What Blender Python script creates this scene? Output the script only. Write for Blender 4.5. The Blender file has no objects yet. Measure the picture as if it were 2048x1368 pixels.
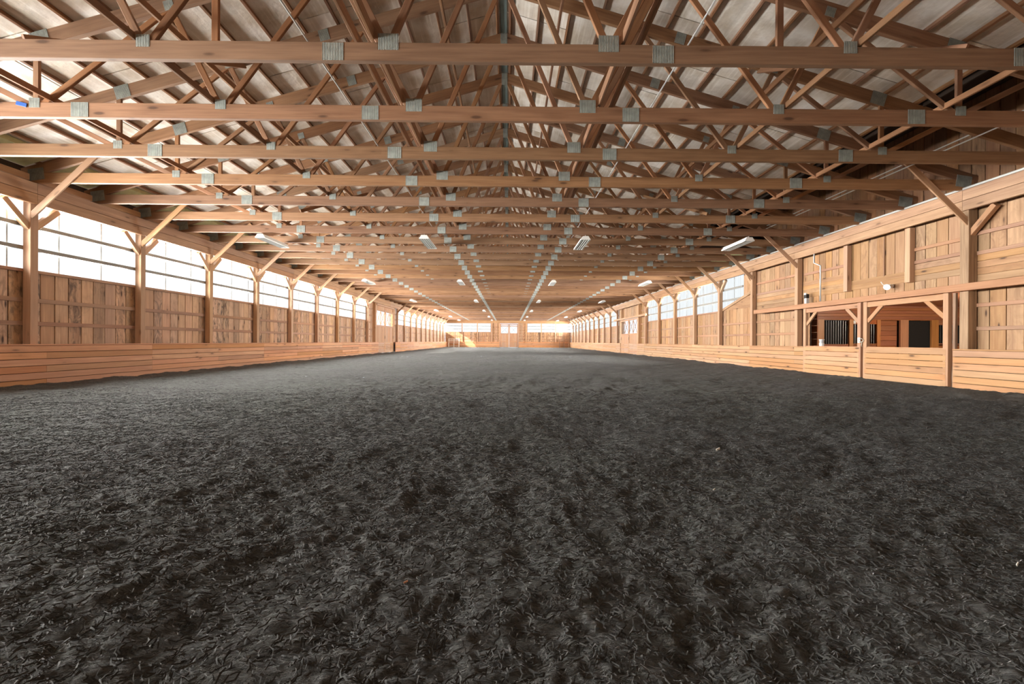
import bpy, math, random
import numpy as np
from mathutils import Matrix, Vector

random.seed(7)
scene = bpy.context.scene
C = scene.collection

# ------------------------------------------------------------------ camera
F_PX = 910.0
CAM_H = 1.04
cam_d = bpy.data.cameras.new('camera')
cam_d.sensor_width = 36.0
cam_d.lens = F_PX / 2048.0 * 36.0
cam_d.clip_start = 0.05
cam_d.clip_end = 400
cam = bpy.data.objects.new('camera', cam_d)
C.objects.link(cam)
YAW, PITCH, ROLL = 6.0 / F_PX, 1.5 / F_PX, 0.0055
cam.matrix_world = (Matrix.Translation((0, 0, CAM_H)) @ Matrix.Rotation(-YAW, 4, 'Z')
                    @ Matrix.Rotation(math.pi / 2 - PITCH, 4, 'X') @ Matrix.Rotation(ROLL, 4, 'Z'))
scene.camera = cam

# ------------------------------------------------------------------ world, sun, exposure
world = bpy.data.worlds.new('sky')
scene.world = world
world.use_nodes = True
wn = world.node_tree
wn.nodes['Background'].inputs['Color'].default_value = (0.80, 0.90, 1.0, 1)
wn.nodes['Background'].inputs['Strength'].default_value = 1.4

sun_d = bpy.data.lights.new('sun', 'SUN')
sun_d.energy = 18.0
sun_d.angle = 0.01
sun_d.color = (1.0, 0.93, 0.82)
sun = bpy.data.objects.new('sun', sun_d)
C.objects.link(sun)
sun.rotation_euler = Vector((0.80, 0.42, -0.50)).to_track_quat('-Z', 'Y').to_euler()

EXPOSURE = 0.0
# daylight entering through the glazed bands: one area light in the plane of each run of windows
def window_light(name, centre, facing, length, height, radiance, col, spread=2.6):
    d = bpy.data.lights.new(name, 'AREA')
    d.shape = 'RECTANGLE'
    d.size, d.size_y = length, height
    d.energy = radiance * math.pi * length * height
    d.color = col
    d.spread = spread
    o = bpy.data.objects.new(name, d)
    C.objects.link(o)
    f = Vector(facing)
    m = Matrix((f.cross(Vector((0, 0, 1))), Vector((0, 0, 1)), -f)).transposed().to_4x4()
    m.translation = centre
    o.matrix_world = m
    return o
RAD_LEFT, RAD_RIGHT, RAD_FAR = 53.0, 32.0, 28.0
PANE_LEFT, PANE_RIGHT, PANE_FAR = 1.5, 1.12, 1.25
SKY_L, SKY_R = (1.0, 0.975, 0.93), (1.0, 0.975, 0.93)
BAY_Y, BAY_L = 10.18, 3.01
for k in list(range(-4, 8)) + list(range(11, 21)):
    window_light('window_light_left', (-10.788, BAY_Y + BAY_L * (k + 0.5), 3.30), (1, 0, 0), 2.3, 1.42, RAD_LEFT * 1.3, SKY_L, 2.4)
for k in (4, 5, 6, 7, 11, 12, 13, 14, 15, 16, 17, 18, 19, 20, 21):
    window_light('window_light_right', (10.488, BAY_Y + BAY_L * (k + 0.5), 3.30), (-1, 0, 0), 2.2, 1.42, RAD_RIGHT * 1.4, SKY_R, 1.9)
window_light('window_light_left_doors', (-10.545, 38.8, 2.88), (1, 0, 0), 5.0, 1.1, RAD_LEFT, SKY_L)
window_light('window_light_end_left', (-6.85, 76.49, 3.30), (0, -1, 0), 7.4, 1.4, RAD_FAR, SKY_L)
window_light('window_light_end_right', (6.75, 76.49, 3.30), (0, -1, 0), 7.2, 1.4, RAD_FAR, SKY_L)
vs = scene.view_settings
vs.view_transform = 'Standard'
vs.look = 'None'
vs.exposure = EXPOSURE
vs.gamma = 1.0
vs.use_curve_mapping = False

# ------------------------------------------------------------------ material helpers
class NT:
    def __init__(self, name):
        self.m = bpy.data.materials.new(name)
        self.m.use_nodes = True
        self.t = self.m.node_tree
        self.t.nodes.clear()
        self.out = self.t.nodes.new('ShaderNodeOutputMaterial')
    def n(self, typ, **kw):
        nd = self.t.nodes.new('ShaderNode' + typ)
        for k, v in kw.items():
            if k.startswith('_'):
                setattr(nd, k[1:], v)
            else:
                key = int(k[1:]) if (k[0] == 'i' and k[1:].isdigit()) else k.replace('__', ' ')
                if isinstance(v, bpy.types.NodeSocket):
                    self.t.links.new(v, nd.inputs[key])
                else:
                    nd.inputs[key].default_value = v
        return nd
    def math(self, op, a, b=0.0, c=None, clamp=False):
        nd = self.n('Math', _operation=op, i0=a, i1=b)
        if c is not None:
            if isinstance(c, bpy.types.NodeSocket): self.t.links.new(c, nd.inputs[2])
            else: nd.inputs[2].default_value = c
        nd.use_clamp = clamp
        return nd.outputs[0]
    def vmath(self, op, a, b):
        nd = self.n('VectorMath', _operation=op, i0=a, i1=b)
        return nd.outputs[0]
    def mix(self, f, a, b, blend='MIX'):
        nd = self.t.nodes.new('ShaderNodeMix')
        nd.data_type = 'RGBA'
        nd.blend_type = blend
        for i, v in ((0, f), (6, a), (7, b)):
            if isinstance(v, bpy.types.NodeSocket): self.t.links.new(v, nd.inputs[i])
            else: nd.inputs[i].default_value = v if i == 0 else (tuple(v) + (1,))[:4]
        return nd.outputs[2]
    def ramp(self, f, lo, hi):
        nd = self.n('MapRange', Value=f)
        nd.inputs['From Min'].default_value = lo
        nd.inputs['From Max'].default_value = hi
        return nd.outputs[0]
    def finish(self, bsdf):
        self.t.links.new(bsdf, self.out.inputs[0])
        return self.m

def srgb(r, g, b):
    return tuple(((c / 255) / 12.92 if c / 255 <= 0.04045 else ((c / 255 + 0.055) / 1.055) ** 2.4) for c in (r, g, b))

def wood(name, light, dark, knots=0.5, stain=0.0, rough=0.62, vary=0.35, streak=0.5, stain_col=(0.05, 0.03, 0.02)):
    M = NT(name)
    wc = M.n('Attribute', _attribute_name='wc').outputs['Vector']
    brd = M.n('Attribute', _attribute_name='brd').outputs['Fac']
    rnd = M.n('ObjectInfo').outputs['Random']
    seed = M.math('FRACT', M.math('ADD', M.math('MULTIPLY', rnd, 7.31), brd))
    off = M.n('CombineXYZ', X=M.math('MULTIPLY', seed, 91.7), Y=M.math('MULTIPLY', seed, 57.3), Z=M.math('MULTIPLY', seed, 23.1)).outputs[0]
    v = M.vmath('ADD', wc, off)
    g1 = M.n('TexNoise', Vector=M.vmath('MULTIPLY', v, (1.1, 26, 26)), Scale=1.0, Detail=4.0, Roughness=0.6).outputs[0]
    g2 = M.n('TexNoise', Vector=M.vmath('MULTIPLY', v, (0.5, 5, 5)), Scale=1.0, Detail=3.0, Distortion=0.8).outputs[0]
    f = M.math('ADD', M.math('MULTIPLY', g1, 0.55), M.math('MULTIPLY', g2, 0.45))
    col = M.mix(M.ramp(f, 0.5 - 0.25 / max(streak, .1) * .5, 0.5 + 0.25 / max(streak, .1) * .5), dark, light)
    # per-board tone
    s2 = M.math('FRACT', M.math('MULTIPLY', seed, 17.7))
    tone = M.math('ADD', M.math('MULTIPLY', s2, vary), 1.0 - vary * 0.6)
    hs = M.n('HueSaturation', Color=col, Value=tone)
    hs.inputs['Hue'].default_value = 0.5
    M.t.links.new(M.math('ADD', M.math('MULTIPLY', seed, 0.010), 0.495), hs.inputs['Hue'])
    M.t.links.new(M.math('ADD', M.math('MULTIPLY', M.math('FRACT', M.math('MULTIPLY', seed, 5.3)), 0.18), 0.80), hs.inputs['Saturation'])
    col = hs.outputs[0]
    if stain > 0:
        s = M.n('TexNoise', Vector=M.vmath('MULTIPLY', v, (2.2, 5.5, 5.5)), Scale=1.0, Detail=5.0, Roughness=0.65, Distortion=1.4).outputs[0]
        gate = M.ramp(M.math('FRACT', M.math('MULTIPLY', seed, 3.9)), 0.15, 0.95)
        sf = M.math('MULTIPLY', M.ramp(s, 0.46, 0.62), M.math('MULTIPLY', gate, stain), clamp=True)
        col = M.mix(sf, col, stain_col)
    if knots > 0:
        vo = M.n('TexVoronoi', Vector=M.vmath('MULTIPLY', v, (1.5, 5.2, 5.2)), Scale=1.0)
        d = vo.outputs['Distance']
        pick = M.ramp(M.n('SeparateColor', Color=vo.outputs['Color']).outputs[0], 0.34, 0.38)
        kf = M.math('MULTIPLY', M.math('MULTIPLY', M.ramp(d, 0.16, 0.08), pick), knots, clamp=True)
        halo = M.math('MULTIPLY', M.math('MULTIPLY', M.ramp(d, 0.42, 0.12), pick), knots * 0.35, clamp=True)
        col = M.mix(halo, col, tuple(c * 0.5 for c in dark))
        col = M.mix(kf, col, (0.045, 0.02, 0.012))
    b = M.n('BsdfPrincipled', Base__Color=col, Roughness=rough)
    b.inputs['Specular IOR Level'].default_value = 0.3
    bump = M.n('Bump', Strength=0.18, Distance=0.01, Height=g1)
    M.t.links.new(bump.outputs[0], b.inputs['Normal'])
    return M.finish(b.outputs[0])

def plain(name, col, rough=0.6, metal=0.0, noise=0.0, nscale=8.0, spec=0.5):
    M = NT(name)
    c = tuple(col) + (1,)
    b = M.n('BsdfPrincipled', Roughness=rough, Metallic=metal)
    b.inputs['Specular IOR Level'].default_value = spec
    b.inputs['Base Color'].default_value = c
    if noise > 0:
        co = M.n('TexCoord').outputs['Object']
        s = M.n('TexNoise', Vector=co, Scale=nscale, Detail=4.0).outputs[0]
        cc = M.mix(M.ramp(s, 0.3, 0.7), tuple(x * (1 - noise) for x in col), tuple(min(1, x * (1 + noise)) for x in col))
        M.t.links.new(cc, b.inputs['Base Color'])
    return M.finish(b.outputs[0])

def daylight(name, strength, col):
    M = NT(name)
    co = M.n('TexCoord').outputs['Object']
    s = M.n('TexNoise', Vector=M.vmath('MULTIPLY', co, (6, 6, 0.3)), Scale=1.0, Detail=2.0).outputs[0]
    e = M.n('Emission', Color=tuple(col) + (1,), Strength=M.math('MULTIPLY', M.ramp(s, -2.0, 0.9), strength))
    return M.finish(e.outputs[0])

M_truss = wood('truss_pine', srgb(162, 120, 82), srgb(116, 78, 48), knots=0.7, vary=0.30, streak=0.55)
M_web = wood('web_pine', srgb(170, 122, 80), srgb(122, 80, 48), knots=0.4, vary=0.40, streak=0.5)
M_purlin = wood('purlin_spruce', srgb(156, 112, 76), srgb(112, 74, 46), knots=0.3, vary=0.35)
M_post = wood('post_timber', srgb(206, 164, 122), srgb(166, 120, 82), knots=0.5, vary=0.25)
M_header = wood('header_timber', srgb(190, 146, 102), srgb(152, 108, 72), knots=0.5, vary=0.12, streak=0.7)
M_board = wood('weathered_board', srgb(210, 166, 124), srgb(166, 122, 86), knots=0.9, stain=0.9, vary=0.45, streak=0.7, stain_col=(0.055, 0.036, 0.026))
M_boardR = wood('pine_board', srgb(188, 146, 98), srgb(152, 108, 66), knots=0.9, stain=0.45, vary=0.30, streak=0.6, stain_col=(0.14, 0.07, 0.04))
M_loft = wood('loft_board', srgb(166, 118, 74), srgb(122, 80, 48), knots=0.5, stain=0.4, vary=0.3)
M_girt = wood('girt_lumber', srgb(186, 140, 104), srgb(142, 98, 70), knots=0.3, vary=0.3)
M_kick = wood('kick_board_larch', srgb(216, 154, 98), srgb(182, 114, 64), knots=0.55, vary=0.34, streak=0.5)
M_kickR = wood('kick_board_pine', srgb(202, 152, 100), srgb(170, 118, 70), knots=0.8, vary=0.22, streak=0.5)
M_gate = wood('gate_wood', srgb(198, 146, 98), srgb(164, 112, 70), knots=0.45, vary=0.2)
M_stall = wood('varnished_stall_wood', srgb(186, 108, 50), srgb(128, 66, 26), knots=0.3, vary=0.25, rough=0.4)
M_stallpost = wood('varnished_stall_post', srgb(206, 140, 72), srgb(160, 98, 44), knots=0.2, vary=0.15, rough=0.4)
M_oldpost = wood('grey_post', srgb(176, 142, 110), srgb(122, 92, 68), knots=0.3, vary=0.1, streak=0.9)
M_siding = plain('siding_dark', srgb(60, 48, 40), 0.9)
M_rail = plain('window_rail', srgb(140, 138, 132), 0.7)
M_foam = plain('eave_foam', srgb(206, 208, 160), 0.8, noise=0.1)
M_ridge = plain('ridge_steel', srgb(150, 172, 172), 0.45, 0.6)
M_conduit = plain('conduit_steel', srgb(206, 208, 206), 0.4, 0.3)
M_white = plain('white_enamel', srgb(232, 232, 228), 0.45)
M_tube = plain('lamp_tube', srgb(240, 242, 240), 0.3)
M_lampgrey = plain('lamp_reflector', srgb(178, 180, 180), 0.35, 0.4)
M_black = plain('black_steel', srgb(30, 30, 32), 0.5, 0.4)
M_bar = plain('stall_bar', srgb(120, 124, 126), 0.35, 0.7)
M_box = plain('electrical_box', srgb(190, 192, 194), 0.5)
M_brass = plain('latch_metal', srgb(190, 186, 170), 0.4, 0.6)
M_concrete = plain('concrete', srgb(120, 112, 104), 0.9, noise=0.2)
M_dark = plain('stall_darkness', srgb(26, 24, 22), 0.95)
M_benchw = plain('bench_glare_white', srgb(236, 228, 214), 0.5)  # glare on the left bench put into the colour as white
M_dayL = daylight('daylight_panel_left', PANE_LEFT, (0.94, 0.98, 1.0))
M_dayR = daylight('daylight_panel_right', PANE_RIGHT, (0.93, 0.98, 1.0))
M_dayF = daylight('daylight_panel_far', PANE_FAR, (0.96, 0.99, 1.0))

def make_plate():
    M = NT('galvanised_plate')
    co = M.n('TexCoord').outputs['Object']
    w = M.n('TexWave', _wave_type='BANDS', _bands_direction='X', Vector=co, Scale=16.0, Distortion=0.0)
    s = M.n('TexNoise', Vector=co, Scale=9.0, Detail=3.0).outputs[0]
    col = M.mix(M.ramp(s, 0.3, 0.7), srgb(128, 134, 130), srgb(164, 170, 164))
    col = M.mix(M.math('MULTIPLY', M.ramp(w.outputs[1], 0.35, 0.05), 0.55), col, srgb(70, 74, 70))
    b = M.n('BsdfPrincipled', Base__Color=col, Roughness=0.55, Metallic=0.25)
    bump = M.n('Bump', Strength=0.6, Distance=0.01, Height=w.outputs[1])
    M.t.links.new(bump.outputs[0], b.inputs['Normal'])
    return M.finish(b.outputs[0])
M_plate = make_plate()

def make_foil():
    M = NT('roof_insulation_board')
    co = M.n('TexCoord').outputs['Object']
    rnd = M.n('ObjectInfo').outputs['Random']
    v = M.vmath('ADD', co, M.n('CombineXYZ', X=M.math('MULTIPLY', rnd, 40.0), Y=M.math('MULTIPLY', rnd, 23.0)).outputs[0])
    st = M.n('TexNoise', Vector=M.vmath('MULTIPLY', v, (0.8, 15, 1)), Scale=1.0, Detail=4.0).outputs[0]
    bl = M.n('TexNoise', Vector=v, Scale=1.7, Detail=4.0, Distortion=0.6).outputs[0]
    col = M.mix(M.ramp(bl, 0.35, 0.7), srgb(196, 184, 166), srgb(236, 232, 225))
    col = M.mix(M.math('MULTIPLY', M.ramp(st, 0.54, 0.68), 0.5), col, srgb(248, 245, 238))
    col = M.mix(M.math('MULTIPLY', M.ramp(st, 0.44, 0.32), 0.2), col, srgb(150, 140, 126))
    dn = M.n('TexNoise', Vector=v, Scale=11.0, Detail=2.0).outputs[0]
    b = M.n('BsdfPrincipled', Base__Color=col, Roughness=0.36)
    b.inputs['Specular IOR Level'].default_value = 0.6
    bump = M.n('Bump', Strength=0.4, Distance=0.02, Height=dn)
    M.t.links.new(bump.outputs[0], b.inputs['Normal'])
    return M.finish(b.outputs[0])
M_foil = make_foil()

def make_footing(name, val, fine):
    M = NT(name)
    co = M.n('TexCoord').outputs['Object']
    a = M.n('TexNoise', Vector=co, Scale=0.35, Detail=3.0).outputs[0]
    b1 = M.n('TexNoise', Vector=co, Scale=9.0, Detail=5.0, Roughness=0.65).outputs[0]
    col = M.mix(M.ramp(a, 0.35, 0.65), tuple(val * c for c in (0.98, 1.02, 1.0)), tuple(val * c for c in (0.90, 1.06, 0.84)))
    col = M.mix(M.math('MULTIPLY', M.ramp(b1, 0.5, 0.3), 0.55), col, tuple(val * c * 0.35 for c in (1, 1, 0.95)))
    if not fine:
        br = M.n('Attribute', _attribute_name='brd').outputs['Fac']
        col = M.mix(br, tuple(val * c * 0.7 for c in (1.0, 1.0, 0.97)), tuple(val * c * 1.2 for c in (1.0, 1.02, 0.96)))
    b = M.n('BsdfPrincipled', Base__Color=col, Roughness=0.92)
    b.inputs['Specular IOR Level'].default_value = 0.25
    b.inputs['Sheen Weight'].default_value = 0.24
    b.inputs['Sheen Roughness'].default_value = 0.4
    if fine:
        s1 = M.n('TexNoise', Vector=M.vmath('MULTIPLY', co, (14, 26, 20)), Scale=1.0, Detail=6.0, Roughness=0.7, Distortion=1.0).outputs[0]
        s2 = M.n('TexNoise', Vector=M.vmath('MULTIPLY', co, (2.6, 5.0, 3)), Scale=1.0, Detail=5.0, Roughness=0.65, Distortion=0.8).outputs[0]
        bump = M.n('Bump', Strength=1.0, Distance=0.06, Height=M.math('ADD', s1, M.math('MULTIPLY', s2, 2.6)))
        M.t.links.new(bump.outputs[0], b.inputs['Normal'])
    return M.finish(b.outputs[0])
M_floor = make_footing('footing_ground', 0.041, True)
M_fibre = make_footing('footing_fibre_shreds', 0.039, False)

# clear glass for the door lights
def make_glass():
    M = NT('door_glass')
    t = M.n('BsdfTransparent')
    g = M.n('BsdfGlossy', Roughness=0.05)
    mx = M.n('MixShader', Fac=0.08)
    M.t.links.new(t.outputs[0], mx.inputs[1]); M.t.links.new(g.outputs[0], mx.inputs[2])
    return M.finish(mx.outputs[0])
M_glass = make_glass()

# ------------------------------------------------------------------ mesh helpers
WM = {}
I4 = Matrix.Identity(4)

def tag(o, label=None, cat=None, group=None, kind=None):
    if label: o['label'] = label
    if cat: o['category'] = cat
    if group: o['group'] = group
    if kind: o['kind'] = kind
    return o

def link(o, parent=None, world=I4):
    C.objects.link(o)
    WM[o] = world.copy()
    if parent is not None:
        o.parent = parent
        o.matrix_basis = WM[parent].inverted() @ world
    else:
        o.matrix_basis = world
    return o

def empty(name, loc=(0, 0, 0), **kw):
    o = bpy.data.objects.new(name, None)
    o.empty_display_size = 0.2
    link(o, None, Matrix.Translation(loc))
    return tag(o, **kw)

def wood_attrs(me, wc, brd):
    a = me.attributes.new('wc', 'FLOAT_VECTOR', 'POINT')
    a.data.foreach_set('vector', np.asarray(wc, dtype=np.float32).ravel())
    b = me.attributes.new('brd', 'FLOAT', 'POINT')
    b.data.foreach_set('value', np.asarray(brd, dtype=np.float32).ravel())

def chamfer_box(L, T, W, ch):
    """bar along X, thickness T along Y, width W along Z with chamfered long edges"""
    hx, hy, hz = L / 2, T / 2, W / 2
    c = min(ch, hy * 0.45, hz * 0.45)
    prof = [(-hy + c, -hz), (hy - c, -hz), (hy, -hz + c), (hy, hz - c), (hy - c, hz), (-hy + c, hz), (-hy, hz - c), (-hy, -hz + c)]
    v = [(-hx, y, z) for y, z in prof] + [(hx, y, z) for y, z in prof]
    f = [(i, (i + 1) % 8, 8 + (i + 1) % 8, 8 + i) for i in range(8)]
    f = [tuple(reversed(q)) for q in f]
    f += [tuple(range(8)), tuple(reversed(range(8, 16)))]
    return v, f

MC = {}
def bar_mesh(L, T, W, mat, ch=0.006):
    key = (round(L, 3), round(T, 4), round(W, 4), mat.name)
    if key in MC: return MC[key]
    v, f = chamfer_box(L, T, W, ch)
    me = bpy.data.meshes.new('bar')
    me.from_pydata(v, [], f)
    wood_attrs(me, v, [0.0] * len(v))
    me.materials.append(mat)
    MC[key] = me
    return me

def frame(p0, p1, up):
    p0, p1 = Vector(p0), Vector(p1)
    x = (p1 - p0); L = x.length; x.normalize()
    z = Vector(up); z = (z - x * z.dot(x)).normalized()
    y = z.cross(x)
    m = Matrix((x, y, z)).transposed().to_4x4()
    m.translation = (p0 + p1) / 2
    return m, L

def bar(name, parent, p0, p1, w, t, mat, up=(0, 0, 1), **kw):
    m, L = frame(p0, p1, up)
    o = bpy.data.objects.new(name, bar_mesh(L, t, w, mat))
    link(o, parent, m)
    return tag(o, **kw)

class MB:
    """joins bars, boxes and tubes into one mesh"""
    def __init__(self): self.v = []; self.f = []; self.wc = []; self.b = []
    def bar(self, p0, p1, w, t, up=(0, 0, 1), rnd=None, ch=0.005):
        m, L = frame(p0, p1, up)
        v, f = chamfer_box(L, t, w, ch)
        n = len(self.v); r = random.random() if rnd is None else rnd
        self.v += [tuple(m @ Vector(p)) for p in v]
        self.f += [tuple(i + n for i in q) for q in f]
        self.wc += v
        self.b += [r] * len(v)
        return self
    def box(self, x0, x1, y0, y1, z0, z1, ch=0.004):
        cx, cy = (x0 + x1) / 2, (y0 + y1) / 2
        d = sorted(((x1 - x0, 0), (y1 - y0, 1), (z1 - z0, 2)))
        ax = d[2][1]
        cz = (z0 + z1) / 2
        h = (x1 - x0, y1 - y0, z1 - z0)
        c = [cx, cy, cz]
        p0 = list(c); p1 = list(c); p0[ax] -= h[ax] / 2; p1[ax] += h[ax] / 2
        if ax == 2: return self.bar(p0, p1, h[1], h[0], (0, 1, 0), ch=ch)
        if ax == 0: return self.bar(p0, p1, h[2], h[1], (0, 0, 1), ch=ch)
        return self.bar(p0, p1, h[2], h[0], (0, 0, 1), ch=ch)
    def tube(self, pts, r, n=8, cap=True):
        rings = []
        for i, p in enumerate(pts):
            a = Vector(pts[max(i - 1, 0)]); b = Vector(pts[min(i + 1, len(pts) - 1)])
            d = (b - a).normalized()
            u = d.orthogonal().normalized() if i == 0 else (rings_u - d * rings_u.dot(d)).normalized()
            rings_u = u
            w = d.cross(u)
            base = len(self.v)
            rr = r[i] if isinstance(r, (list, tuple)) else r
            for k in range(n):
                q = Vector(p) + (u * math.cos(2 * math.pi * k / n) + w * math.sin(2 * math.pi * k / n)) * rr
                self.v.append(tuple(q)); self.wc.append(tuple(q)); self.b.append(0.5)
            rings.append(base)
        for a, b in zip(rings, rings[1:]):
            for k in range(n):
                self.f.append((a + k, a + (k + 1) % n, b + (k + 1) % n, b + k))
        if cap:
            self.f.append(tuple(reversed(range(rings[0], rings[0] + n))))
            self.f.append(tuple(range(rings[-1], rings[-1] + n)))
        return self
    def prism(self, poly, axis_off):
        """extrude polygon (3d points) by vector"""
        n = len(self.v); k = len(poly); o = Vector(axis_off)
        for p in poly: self.v.append(tuple(p)); self.wc.append((p[1], p[0], p[2])); self.b.append(0.3)
        for p in poly: q = Vector(p) + o; self.v.append(tuple(q)); self.wc.append((q[1], q[0], q[2])); self.b.append(0.3)
        self.f.append(tuple(range(n, n + k))); self.f.append(tuple(reversed(range(n + k, n + 2 * k))))
        for i in range(k):
            j = (i + 1) % k
            self.f.append((n + j, n + i, n + k + i, n + k + j))
        return self
    def build(self, name, mat, parent=None, smooth=False, **kw):
        me = bpy.data.meshes.new(name)
        me.from_pydata(self.v, [], self.f)
        wood_attrs(me, self.wc, self.b)
        me.materials.append(mat)
        if smooth:
            me.polygons.foreach_set('use_smooth', [True] * len(me.polygons))
        o = bpy.data.objects.new(name, me)
        if parent is not None:
            # vertices are in world space: keep them there
            link(o, parent, I4)
        else:
            link(o)
        return tag(o, **kw)

def boxpart(name, mat, parent, *b, **kw):
    return MB().box(*b).build(name, mat, parent, **kw)

ORD = ('first second third fourth fifth sixth seventh eighth ninth tenth eleventh twelfth thirteenth fourteenth fifteenth '
       'sixteenth seventeenth eighteenth nineteenth twentieth twenty-first twenty-second twenty-third twenty-fourth twenty-fifth '
       'twenty-sixth twenty-seventh twenty-eighth twenty-ninth thirtieth thirty-first thirty-second thirty-third thirty-fourth '
       'thirty-fifth thirty-sixth thirty-seventh thirty-eighth thirty-ninth fortieth forty-first forty-second forty-third '
       'forty-fourth forty-fifth forty-sixth forty-seventh forty-eighth forty-ninth').split()

# ------------------------------------------------------------------ layout (metres; camera above the origin looking along +Y)
XC = -0.15                      # ridge line
PL, PR = -10.55, 10.25          # arena side of the posts
PS = 0.17                       # post size
BL, BR = -10.775, 10.475        # board planes
KL, KR = -10.33, 10.17          # kickboard faces
KZ = 0.89
Y0, BAY = 10.18, 3.01
NB = 22
YF = Y0 + BAY * NB              # far posts
ZB, ZH = 4.49, 4.02             # truss bearing, header underside
SILL = 2.57
YN = -2.6                       # near end wall
TS = BAY / 2
def PY(k): return Y0 + BAY * k
SLOPE = 0.2917
RTOP = 7.925
def roof_top(x): return RTOP - SLOPE * abs(x - XC)

# ================================================================== FLOOR
rs = np.random.RandomState(5)
TAB = rs.rand(512, 512).astype(np.float32)
def vnoise(x, y, s, seed=0):
    x = x / s + seed * 37.3 + 1000; y = y / s + seed * 71.9 + 1000
    xi = np.floor(x).astype(np.int64); yi = np.floor(y).astype(np.int64)
    fx = x - xi; fy = y - yi
    fx = fx * fx * (3 - 2 * fx); fy = fy * fy * (3 - 2 * fy)
    a = TAB[xi & 511, yi & 511]; b = TAB[(xi + 1) & 511, yi & 511]
    c = TAB[xi & 511, (yi + 1) & 511]; d = TAB[(xi + 1) & 511, (yi + 1) & 511]
    return (a + (b - a) * fx) * (1 - fy) + (c + (d - c) * fx) * fy - 0.5
def ground(x, y):
    wx = x + 0.25 * vnoise(x, y, 0.5, 11); wy = y + 0.25 * vnoise(x, y, 0.5, 12)
    h = 0.050 * vnoise(x, y, 1.9, 1) + 0.055 * vnoise(wx, wy, 0.62, 2)
    r = np.abs(vnoise(wx, wy, 0.23, 3)); h += 0.055 * (0.25 - r)
    r = np.abs(vnoise(wx, wy, 0.095, 4)); h += 0.034 * (0.25 - r)
    h += 0.016 * vnoise(wx, wy, 0.045, 5) + 0.009 * vnoise(x, y, 0.022, 6)
    # shallow drag furrows up the middle, broken up
    e = np.clip((6.5 - y) / 3, 0, 1) * np.clip(0.5 + 2.2 * vnoise(x, y, 0.8, 10), 0, 1)
    h -= 0.018 * np.exp(-((x - 0.16 - 0.5 * vnoise(x * 0, y, 1.3, 8)) / 0.12) ** 2) * e
    h -= 0.012 * np.exp(-((x + 0.6 - 0.6 * vnoise(x * 0, y, 1.1, 9)) / 0.14) ** 2) * e
    # banked up a little along the kickboards
    h += 0.03 * np.exp(-((np.abs(x + 0.08) - 10.25) / 0.35) ** 2)
    return h
def grid(x0, x1, y0, y1, st):
    nx = max(2, int((x1 - x0) / st) + 1); ny = max(2, int((y1 - y0) / st) + 1)
    X, Y = np.meshgrid(np.linspace(x0, x1, nx), np.linspace(y0, y1, ny))
    Z = ground(X, Y)
    V = np.stack([X, Y, Z], -1).reshape(-1, 3)
    i = np.arange((ny - 1) * (nx - 1)); r = i // (nx - 1); c = i % (nx - 1)
    a = r * nx + c
    Fq = np.stack([a, a + 1, a + nx + 1, a + nx], -1)
    return V, Fq
def np_mesh(name, V, Fq, mat, smooth=True):
    me = bpy.data.meshes.new(name)
    me.vertices.add(len(V)); me.vertices.foreach_set('co', V.astype(np.float32).ravel())
    n = len(Fq)
    me.loops.add(n * 4); me.loops.foreach_set('vertex_index', Fq.astype(np.int32).ravel())
    me.polygons.add(n); me.polygons.foreach_set('loop_start', np.arange(0, n * 4, 4, dtype=np.int32))
    if smooth: me.polygons.foreach_set('use_smooth', np.ones(n, dtype=bool))
    me.update(calc_edges=True)
    me.materials.append(mat)
    return me
parts = [grid(-5.0, 5.0, 0.9, 4.5, 0.012), grid(-10.5, -4.98, 0.9, 4.52, 0.05), grid(4.98, 10.3, 0.9, 4.52, 0.05),
         grid(-10.5, 10.3, 4.48, 13.0, 0.032), grid(-10.5, 10.3, 12.96, 30, 0.085), grid(-10.5, 10.3, 29.9, YF, 0.2), grid(-10.5, 10.3, YN, 0.92, 0.1)]
Vs, Fs, n = [], [], 0
for V, Fq in parts:
    Vs.append(V); Fs.append(Fq + n); n += len(V)
floor = bpy.data.objects.new('floor', np_mesh('floor', np.concatenate(Vs), np.concatenate(Fs), M_floor))
link(floor)
tag(floor, label='dark grey shredded fibre riding arena footing', kind='structure')

# loose shreds lying on the footing in front
NFIB = 260000
fx = rs.uniform(-8.5, 8.5, NFIB); fy = 1.0 + 9.0 * rs.beta(1.0, 2.0, NFIB)
ang = rs.uniform(0, 2 * np.pi, NFIB); ln = rs.uniform(0.008, 0.026, NFIB); wd = rs.uniform(0.0014, 0.0032, NFIB)
curl = rs.uniform(-1.3, 1.3, NFIB)
pts = []
for sgn in (-1, 0, 1):
    a2 = ang + curl * (1 if sgn > 0 else 0) + (0 if sgn >= 0 else 0)
    dx = np.cos(ang if sgn < 0 else ang + curl) * ln * sgn
    dy = np.sin(ang if sgn < 0 else ang + curl) * ln * sgn
    px, py = fx + dx, fy + dy
    pz = ground(px, py) + 0.004 + rs.uniform(0.0, 0.012, NFIB)
    nx_, ny_ = -np.sin(ang), np.cos(ang)
    w = wd * (1.0 if sgn == 0 else 0.55)
    pts.append(np.stack([px + nx_ * w, py + ny_ * w, pz], -1)); pts.append(np.stack([px - nx_ * w, py - ny_ * w, pz + 0.003], -1))
V = np.stack(pts, 1).reshape(-1, 3)
base = np.arange(NFIB) * 6
Fq = np.concatenate([np.stack([base, base + 1, base + 3, base + 2], -1), np.stack([base + 2, base + 3, base + 5, base + 4], -1)])
me = np_mesh('footing_fibre', V, Fq, M_fibre, smooth=False)
at = me.attributes.new('brd', 'FLOAT', 'POINT')
at.data.foreach_set('value', np.repeat(rs.rand(NFIB) ** 1.5, 6).astype(np.float32))
fib = bpy.data.objects.new('footing_fibre', me)
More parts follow.
